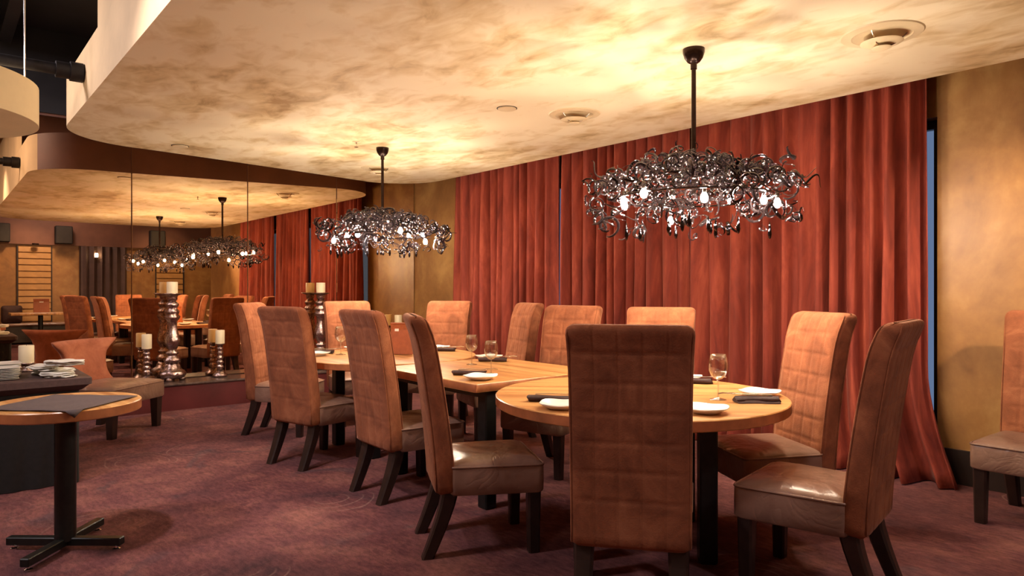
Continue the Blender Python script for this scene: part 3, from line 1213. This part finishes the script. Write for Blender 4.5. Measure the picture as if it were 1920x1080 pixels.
diffuser(-1.56, 3.95, 'large round ceiling vent at the upper right of the ceiling')
diffuser(-3.85, 3.90, 'round ceiling vent between the two chandeliers')
diffuser(-7.05, 3.95, 'round ceiling vent behind the far chandelier rod')
for x, y, lab in ((-4.06, 3.38, 'flat round cover plate on the ceiling beside the middle vent'), (-7.18, 1.85, 'flat round cover plate near the ceiling edge at the mirror')):
    t = thing('cover_plate', lab, 'cover plate', (x, y, HC), 0, 'ceiling cover plates')
    B().lathe([(0, -.010), (.068, -.010), (.072, -.006), (.072, 0), (0, 0)], 32).build('disc', M['grille'], t, 30)
    B().lathe([(.074, -.003), (.079, -.003), (.079, 0), (.074, 0)], 32).build('shadow_ring', M['darkhole'], t)
t = thing('fire_sprinkler', 'small brass sprinkler head on the ceiling before the far chandelier', 'sprinkler', (-5.91, 3.07, HC))
B().lathe([(0, -.006), (.036, -.004), (.038, 0), (0, 0)], 20).build('escutcheon', M['grille'], t, 30)
B().lathe([(0, -.045), (.006, -.045), (.008, -.02), (.010, -.004)], 10).build('nozzle', M['chrome'], t)
B().lathe([(0, -.050), (.020, -.050), (.020, -.047), (0, -.047)], 16).build('deflector', M['chrome'], t)

# pipes on the side fascia
t = thing('iron_pipe', 'black iron pipe with flanged end running into the ceiling panel edge', 'pipe', (-6.02, 0, 2.93))
B().tube([(0, -3.1, 0), (0, .80, 0)], .042, 16).build('pipe', M['pipe'], t, 40)
B().tube([(0, .70, 0), (0, .79, 0)], .060, 16).build('coupling', M['pipe'], t, 40)
B().tube([(0, .79, 0), (0, .872, 0)], .072, 16).build('flange', M['pipe'], t, 40)
# drum pendant
t = thing('drum_pendant', 'big parchment drum pendant hanging at the upper left', 'lamp', (-6.05, -.18, 2.47))
B().lathe([(.775, 0), (.78, 0), (.78, .27), (.775, .27)], 64).build('lamp_shade', M['shade'], t, 40)
B().lathe([(0, .006), (.772, .006), (.772, .014), (0, .014)], 64).build('diffuser', M['diff'], t, 30)
for k in range(3):
    a = 2 * PI * k / 3 + R(78)
    B().tube([(.70 * math.cos(a), .70 * math.sin(a), .24), (.70 * math.cos(a), .70 * math.sin(a), 1.45)], .006, 8).build('suspension_rod', M['chrome'], t)
B().tube([(-.77, 0, .235), (.77, 0, .235)], .008, 8).build('cross_bar', M['steel_dark'], t)


# ------------------------------------------------------------------ candlesticks on the ledge
def lumps(seed, amt):
    def f(a, z):
        return 1 + amt * (math.sin(7 * a + 31 * z + seed) * .5 + math.sin(11 * a - 53 * z) * .35 + math.sin(5 * a + 90 * z) * .3)
    return f


def candle(x, y, z, r, h, label):
    t = thing('pillar_candle', label, 'candle', (x, y, z), 0, 'ivory pillar candles')
    B().lathe([(0, 0), (r * .97, 0), (r, .004), (r, h - .005), (r * .95, h), (r * .5, h - .006), (0, h - .008)], 24).build('wax', M['candle'], t, 40)
    B().tube([(0, 0, h - .01), (.001, 0, h + .010)], .0015, 5).build('wick', M['wick'], t)


def tall_stick(y, z, label, clabel):
    t = thing('candlestick', label, 'candlestick', (-8.275, y, LZ), 0, 'ornate silver candlesticks')
    B().lathe([(0, .035), (.115, .035), (.135, .055), (.142, .085), (.120, .115), (.085, .135), (.078, .165), (.062, .20)], 40, wob=lumps(1, .10)).build('base', M['silver'], t, 0)
    for k in range(3):
        a = 2 * PI * k / 3 - .5
        B().lathe([(0, 0), (.030, .0), (.038, .018), (.030, .042), (0, .05)], 14, (.105 * math.cos(a), .105 * math.sin(a), 0)).build('foot', M['silver'], t, 0)
    B().lathe([(.062, .20), (.085, .215), (.090, .235), (.060, .265), (.045, .285), (.066, .30), (.066, .315), (.042, .335), (.055, .37), (.078, .42), (.080, .46), (.062, .53), (.050, .60),
               (.052, .66), (.072, .69), (.076, .715), (.060, .735), (.074, .755), (.074, .775), (.048, .80), (.058, .82), (.066, .84), (.060, .86), (.036, .885)], 40, wob=lumps(2, .10)).build('stem', M['silver'], t, 0)
    B().lathe([(.036, .88), (.055, .91), (.052, .93), (.060, .945), (.112, .962), (.116, .970), (.060, .972), (0, .970)], 36, wob=lumps(4, .02)).build('drip_pan', M['silver'], t, 0)
    candle(-8.275, y, LZ + .973, .056, .125, clabel)


def short_stick(y, h, label, clabel):
    t = thing('candlestick', label, 'candlestick', (-8.30, y, LZ), 0, 'ornate silver candlesticks')
    s = h / .38
    B().lathe([(0, 0), (.075, 0), (.082, .012), (.078, .028), (.055, .05), (.040, .075 * s)], 32, wob=lumps(3, .10)).build('base', M['silver'], t, 0)
    prof = [(.040, .075 * s)]
    for k in range(5):
        z0 = (.09 + k * .052) * s
        prof += [(.026, z0), (.048 - .003 * k, z0 + .022 * s), (.030, z0 + .042 * s)]
    B().lathe(prof, 32, wob=lumps(5, .10)).build('stem', M['silver'], t, 0)
    B().lathe([(.028, h - .04), (.030, h - .02), (.052, h - .008), (.054, h), (0, h)], 28).build('drip_pan', M['silver'], t, 0)
    candle(-8.30, y, LZ + h + .0005, .050, .155, clabel)


tall_stick(2.05, LZ, 'tall ornate silver candlestick on the mirror ledge beside the lounge chair', 'ivory candle on the tall candlestick beside the lounge chair')
tall_stick(3.80, LZ, 'tall ornate silver candlestick on the mirror ledge near the curtain reflection', 'ivory candle on the tall candlestick near the curtain reflection')
short_stick(1.80, .37, 'short silver candlestick just behind the lounge chair seat', 'ivory candle on the short stick behind the lounge chair seat')
short_stick(2.57, .385, 'short silver candlestick on the ledge right of the tall one', 'ivory candle on the short stick right of the tall one')
short_stick(4.95, .50, 'silver candlestick in the gold corner behind the menu', 'ivory candle in the gold corner above the menu')

# ------------------------------------------------------------------ lounge chair
LF = Vector((.74, .67)).normalized()
t = thing('lounge_chair', 'low rust suede lounge chair with flared hourglass back and taupe leather seat', 'chair', (-7.24, 1.24, 0), yaw(LF))


def lounge_back():
    rs = []
    N_ = 18
    for k in range(17):
        s = k / 16
        z = .36 + .48 * s
        # hourglass half width: wide at seat, narrow in middle, flared at the top
        if s < .45:
            hw = .20 + .14 * (1 - s / .45) ** 2.2
        elif s < .72:
            hw = .20 + .02 * ((s - .45) / .27) ** 2
        else:
            hw = .22 + .13 * ((s - .72) / .28) ** 1.3
        hw *= 1.16 * (.97 if k == 16 else 1)
        th = .045 if k < 16 else .03
        yc = -.23 - .10 * s ** 1.3
        front, back = [], []
        for i in range(N_ + 1):
            u = -1 + 2 * i / N_
            curve = .10 * abs(u) ** 2 * (hw / .34)          # wings wrap forward
            e = (1 - u ** 8) ** .5 if abs(u) < 1 else 0
            front.append((u * hw, yc + curve + th * (.25 + .75 * e), z))
            back.append((u * hw, yc + curve - th * (.25 + .75 * e), z))
        rs.append(back + front[::-1])
    return B().rings(rs)


lounge_back().build('backrest', M['suede2'], t, 0)['label'] = 'rust suede flared backrest'
me = B().lathe([(0, .002), (.010, .001), (.013, -.003)], 10).mesh('button', M['suede2'], 0)
for bx, bz in ((-.07, .66), (.07, .66)):
    o = link('button', me, t, (bx, -.243, bz))
    o.rotation_euler = (R(-80), 0, 0)
rs = []
for s, z in ((.975, .285), (1, .295), (1.005, .36), (1, .415), (.985, .432), (.94, .446), (.8, .458), (.55, .464), (.3, .464), (.1, .462)):
    rs.append([(x, y, z) for x, y in seat_outline(s, 6, .36, .34, -.30, .34, .05)])
st_ = B().rings(rs).build('seat', M['leather'], t, 50)
st_['label'] = 'taupe leather seat'
B().tube([(x, y, .430) for x, y in seat_outline(.996, 3, .36, .34, -.30, .34, .05)], .006, 6, closed=True).build('piping', M['leather'], st_, 0)
for sx, sy in ((-.30, .28), (.30, .28), (-.28, -.24), (.28, -.24)):
    rs = []
    for k in range(5):
        s = k / 4
        w_ = .038 - .010 * s
        rs.append([(sx + a_ * w_, sy + b_ * w_ - (.05 * s if sy < 0 else 0), .295 * (1 - s)) for a_, b_ in ((-1, -1), (-1, 1), (1, 1), (1, -1))])
    B().rings(rs).build('leg', M['legwood'], t)

# ------------------------------------------------------------------ black service table at the left
SX0, SX1, SY0, SY1, SZ = -6.25, -5.40, -1.0, .84, .715
t = thing('service_table', 'long service table with dark brown top and black floor-length skirt', 'table', ((SX0 + SX1) / 2, (SY0 + SY1) / 2, 0))
hx, hy = (SX1 - SX0) / 2, (SY1 - SY0) / 2
tp = B()
rs = []
for d, z in ((.05, SZ - .085), (.012, SZ - .050), (0, SZ - .045), (0, SZ - .004), (.004, SZ)):
    rs.append([(x, y, z) for x, y in rrect(hx - d, hy - d, .03, 3)])
tp.rings(rs).build('tabletop', M['runner'], t, 40)
rs = []
base_ = rrect(hx - .06, hy - .06, .05, 4)
dense = []
for i in range(len(base_)):
    a_, b_ = Vector(base_[i]), Vector(base_[(i + 1) % len(base_)])
    k = max(1, int((b_ - a_).length / .03))
    dense += [a_ + (b_ - a_) * j / k for j in range(k)]
for z in (.004, .25, .5, SZ - .08):
    am = .012 * (1 - z / .8)
    rs.append([(q.x * (1 + am * math.sin(i * 1.3) / hx), q.y * (1 + am * .5 * math.sin(i * 1.3) / hy), z) for i, q in enumerate(dense)])
B().rings(rs).build('skirt', M['skirt'], t, 60)


def square_plate():
    rs = []
    for s, z in ((.60, 0), (.70, .001), (1.0, .008), (1.0, .0105), (.95, .0095), (.72, .0045), (.2, .004)):
        rs.append([(x * s, y * s, z) for x, y in rrect(.115, .115, .03, 4)])
    return B().rings(rs).mesh('square_plate', M['white'], 40)


ME_SQ = square_plate()
rnd = random.Random(3)
for px, py, n, wh in ((-5.66, .335, 8, 'front'), (-5.86, .36, 9, 'rear')):
    for k in range(n):
        lab = 'white square plate at the top of the %s plate stack on the service table' % wh if k == n - 1 else 'white square plate inside the %s plate stack on the service table' % wh
        tag(link('square_plate', ME_SQ, None, (px + rnd.uniform(-.004, .004), py + rnd.uniform(-.004, .004), SZ + .0005 + k * .0102), R(rnd.uniform(-4, 4))), lab, 'plate', 'stacked plates, %s stack' % wh)


def folded_napkin(seed):
    rnd = random.Random(seed)
    b = B()
    for lay in range(3):
        rs = []
        n = 36
        off = (rnd.uniform(-.015, .015), rnd.uniform(-.015, .015))
        for s, z in ((.1, .002), (.7, .001), (.97, .003), (1.0, .007), (.96, .011), (.7, .012), (.3, .013), (.08, .012)):
            r = []
            for i in range(n):
                a = 2 * PI * i / n
                q = 1 + .045 * math.sin(11 * a + lay) + .05 * math.sin(3 * a + seed) + .03 * math.sin(17 * a)
                r.append((off[0] + .125 * q * s * math.cos(a), off[1] + .085 * q * s * math.sin(a), z + lay * .0115 + .003 * s * math.sin(5 * a + lay + seed)))
            rs.append(r)
        b.rings(rs)
    return b.mesh('folded_napkin', M['linen'], 50)


for i, (x, y, z, rz, lab) in enumerate(((-5.58, .66, 0, 25, 'white scalloped napkin nearest the table end, lowest of the pile'),
                                         (-5.80, .66, 0, 70, 'white scalloped napkin at the back of the pile on the service table'),
                                         (-5.70, .60, .040, 10, 'white scalloped napkin on top of the pile'),
                                         (-5.52, .70, .080, 50, 'white scalloped napkin lying over the front of the pile'))):
    tag(link('folded_napkin', folded_napkin(i), None, (x, y, SZ + .002 + z), R(rz)), lab, 'napkin', 'white napkins on the service table')
t = thing('candle_holder', 'low silver candle holder on the service table', 'candle holder', (-6.08, .53, SZ))
B().lathe([(0, 0), (.045, 0), (.050, .008), (.030, .022), (.040, .034), (.026, .046)], 28, wob=lumps(2, .03)).build('base', M['silver'], t, 0)
B().lathe([(.026, .044), (.050, .056), (.054, .064), (0, .064)], 28).build('drip_pan', M['silver'], t, 0)
candle(-6.08, .53, SZ + .0645, .048, .125, 'ivory candle on the low holder on the service table')

# ------------------------------------------------------------------ small pedestal table at the lower left
t = thing('pedestal_table', 'small round wooden pedestal table with black steel cross base', 'table', (-4.11, .52, 0), R(8))
o = None
rs = []
PZ, PR = .745, .340
pt = B()
for d, z in ((.006, PZ - .052), (0, PZ - .047), (0, PZ - .005), (.005, PZ)):
    rs.append([((PR - d) * math.cos(2 * PI * k / 64), (PR - d) * math.sin(2 * PI * k / 64), z) for k in range(64)])
o = pt.rings(rs).build('tabletop', M['wood'], t, 40)
o.data.materials.append(M['woodedge'])
for pl in o.data.polygons:
    if abs(pl.normal.z) < .4:
        pl.material_index = 1
B().lathe([(.048, .05), (.048, PZ - .06)], 24).build('post', M['metalblack'], t, 40)
B().lathe([(.13, PZ - .062), (.13, PZ - .052)], 24).build('mounting_plate', M['metalblack'], t, 40)
for k in range(4):
    a = R(45 + 90 * k - 4)
    leg = B().box((.145, 0, .045), (.29, .045, .040), bev=.004).build('base_arm', M['metalblack'], t)
    leg.rotation_euler = (0, 0, a)
    g = B().lathe([(.019, 0), (.019, .008), (.008, .012), (.006, .026)], 14, (.26, 0, 0)).build('glide', M['chrome'], leg, 40)
# cloth laid across it
nv = 28
vs, fs = [], []
for i in range(nv + 1):
    for j in range(nv + 1):
        x = -.23 + .46 * i / nv
        y = -.23 + .46 * j / nv
        c, s = math.cos(R(45)), math.sin(R(45))
        X, Y = x * c - y * s + .055, x * s + y * c - .01
        rr = math.hypot(X, Y)
        z = .0045 + .0012 * math.sin(x * 30) * math.sin(y * 22)
        lim = PR + .002
        if rr > lim:
            ex = rr - lim
            q = lim + .006 + min(ex, .012) * .4
            X, Y = X / rr * q, Y / rr * q
            z = .0045 - max(0, ex - .004)
        vs.append((X, Y, z))
for i in range(nv):
    for j in range(nv):
        a = i * (nv + 1) + j
        fs.append((a, a + nv + 1, a + nv + 2, a + 1))
me = bpy.data.meshes.new('cloth')
me.from_pydata(vs, [], fs)
me.materials.append(M['greycloth'])
me.polygons.foreach_set('use_smooth', [True] * len(me.polygons))
o = tag(link('cloth_napkin', me, None, (-4.11, .52, PZ), 0), 'dark grey brown cloth square draped over the small pedestal table', 'napkin')
md = o.modifiers.new('thickness', 'SOLIDIFY')
md.thickness = .003
md.offset = 1

# ------------------------------------------------------------------ far dining nook (only in the mirror)
t = thing('square_table', 'square wooden table on a black pedestal by the slatted panel, seen in the mirror', 'table', (2.1, 1.92, 0))
B().box((0, 0, .735), (.75, 1.15, .05), bev=.006).build('tabletop', M['wood'], t)
B().lathe([(.05, .03), (.05, .71)], 16).build('post', M['metalblack'], t, 40)
B().box((0, 0, .02), (.55, .06, .04)).build('base_arm', M['metalblack'], t)
B().box((0, 0, .02), (.06, .55, .04)).build('base_arm', M['metalblack'], t)
t = thing('menu_board', 'tan leather menu standing on the square table, seen in the mirror', 'menu', (1.95, 1.92, .76), R(90), 'standing menus')
for s in (-1, 1):
    o = B().box((0, s * .03, .16), (.30, .006, .31), bev=.003).build('cover', M['menu'], t)
    o.rotation_euler = (R(s * 7), 0, 0)
    B().box((.0, s * .0345, .245), (.08, .0008, .035)).build('printed_crest', M['paper'], o)
B().box((0, 0, .312), (.30, .035, .010), bev=.003).build('spine', M['menu'], t)
t = thing('banquette', 'brown leather banquette along the gold wall, seen in the mirror', 'bench', (3.05, 1.6, 0))
B().box((0, 0, .23), (.6, 2.2, .40), bev=.02).build('base', M['legwood'], t)
B().box((-.02, 0, .455), (.60, 2.2, .07), bev=.03).build('seat', M['leather'], t)
pc = B()
rs = []
for s, yy in ((.2, -.075), (.8, -.06), (1, 0), (.8, .06), (.2, .075)):
    rs.append([(x * s, yy, y * s) for x, y in rrect(.21, .21, .06, 4)])
pc.rings(rs)
o = tag(pc.build('throw_cushion', M['napkin'], smooth=0, loc=(2.98, 1.45, .70), rz=R(80)), 'dark throw cushion on the banquette, seen in the mirror', 'cushion')

# outlet cup at the far right on the floor
t = thing('plastic_cup', 'small pale plastic cup on the floor under the lone wall chair', 'cup', (-1.05, 4.83, 0))
B().lathe([(0, 0), (.034, 0), (.042, .09), (.044, .092), (.040, .092), (.032, .004), (0, .004)], 20).build('cup_wall', M['plastic'], t, 40)
B().lathe([(.042, .070), (.045, .072), (.045, .078), (.0425, .080)], 20).build('band', M['paper'], t, 40)
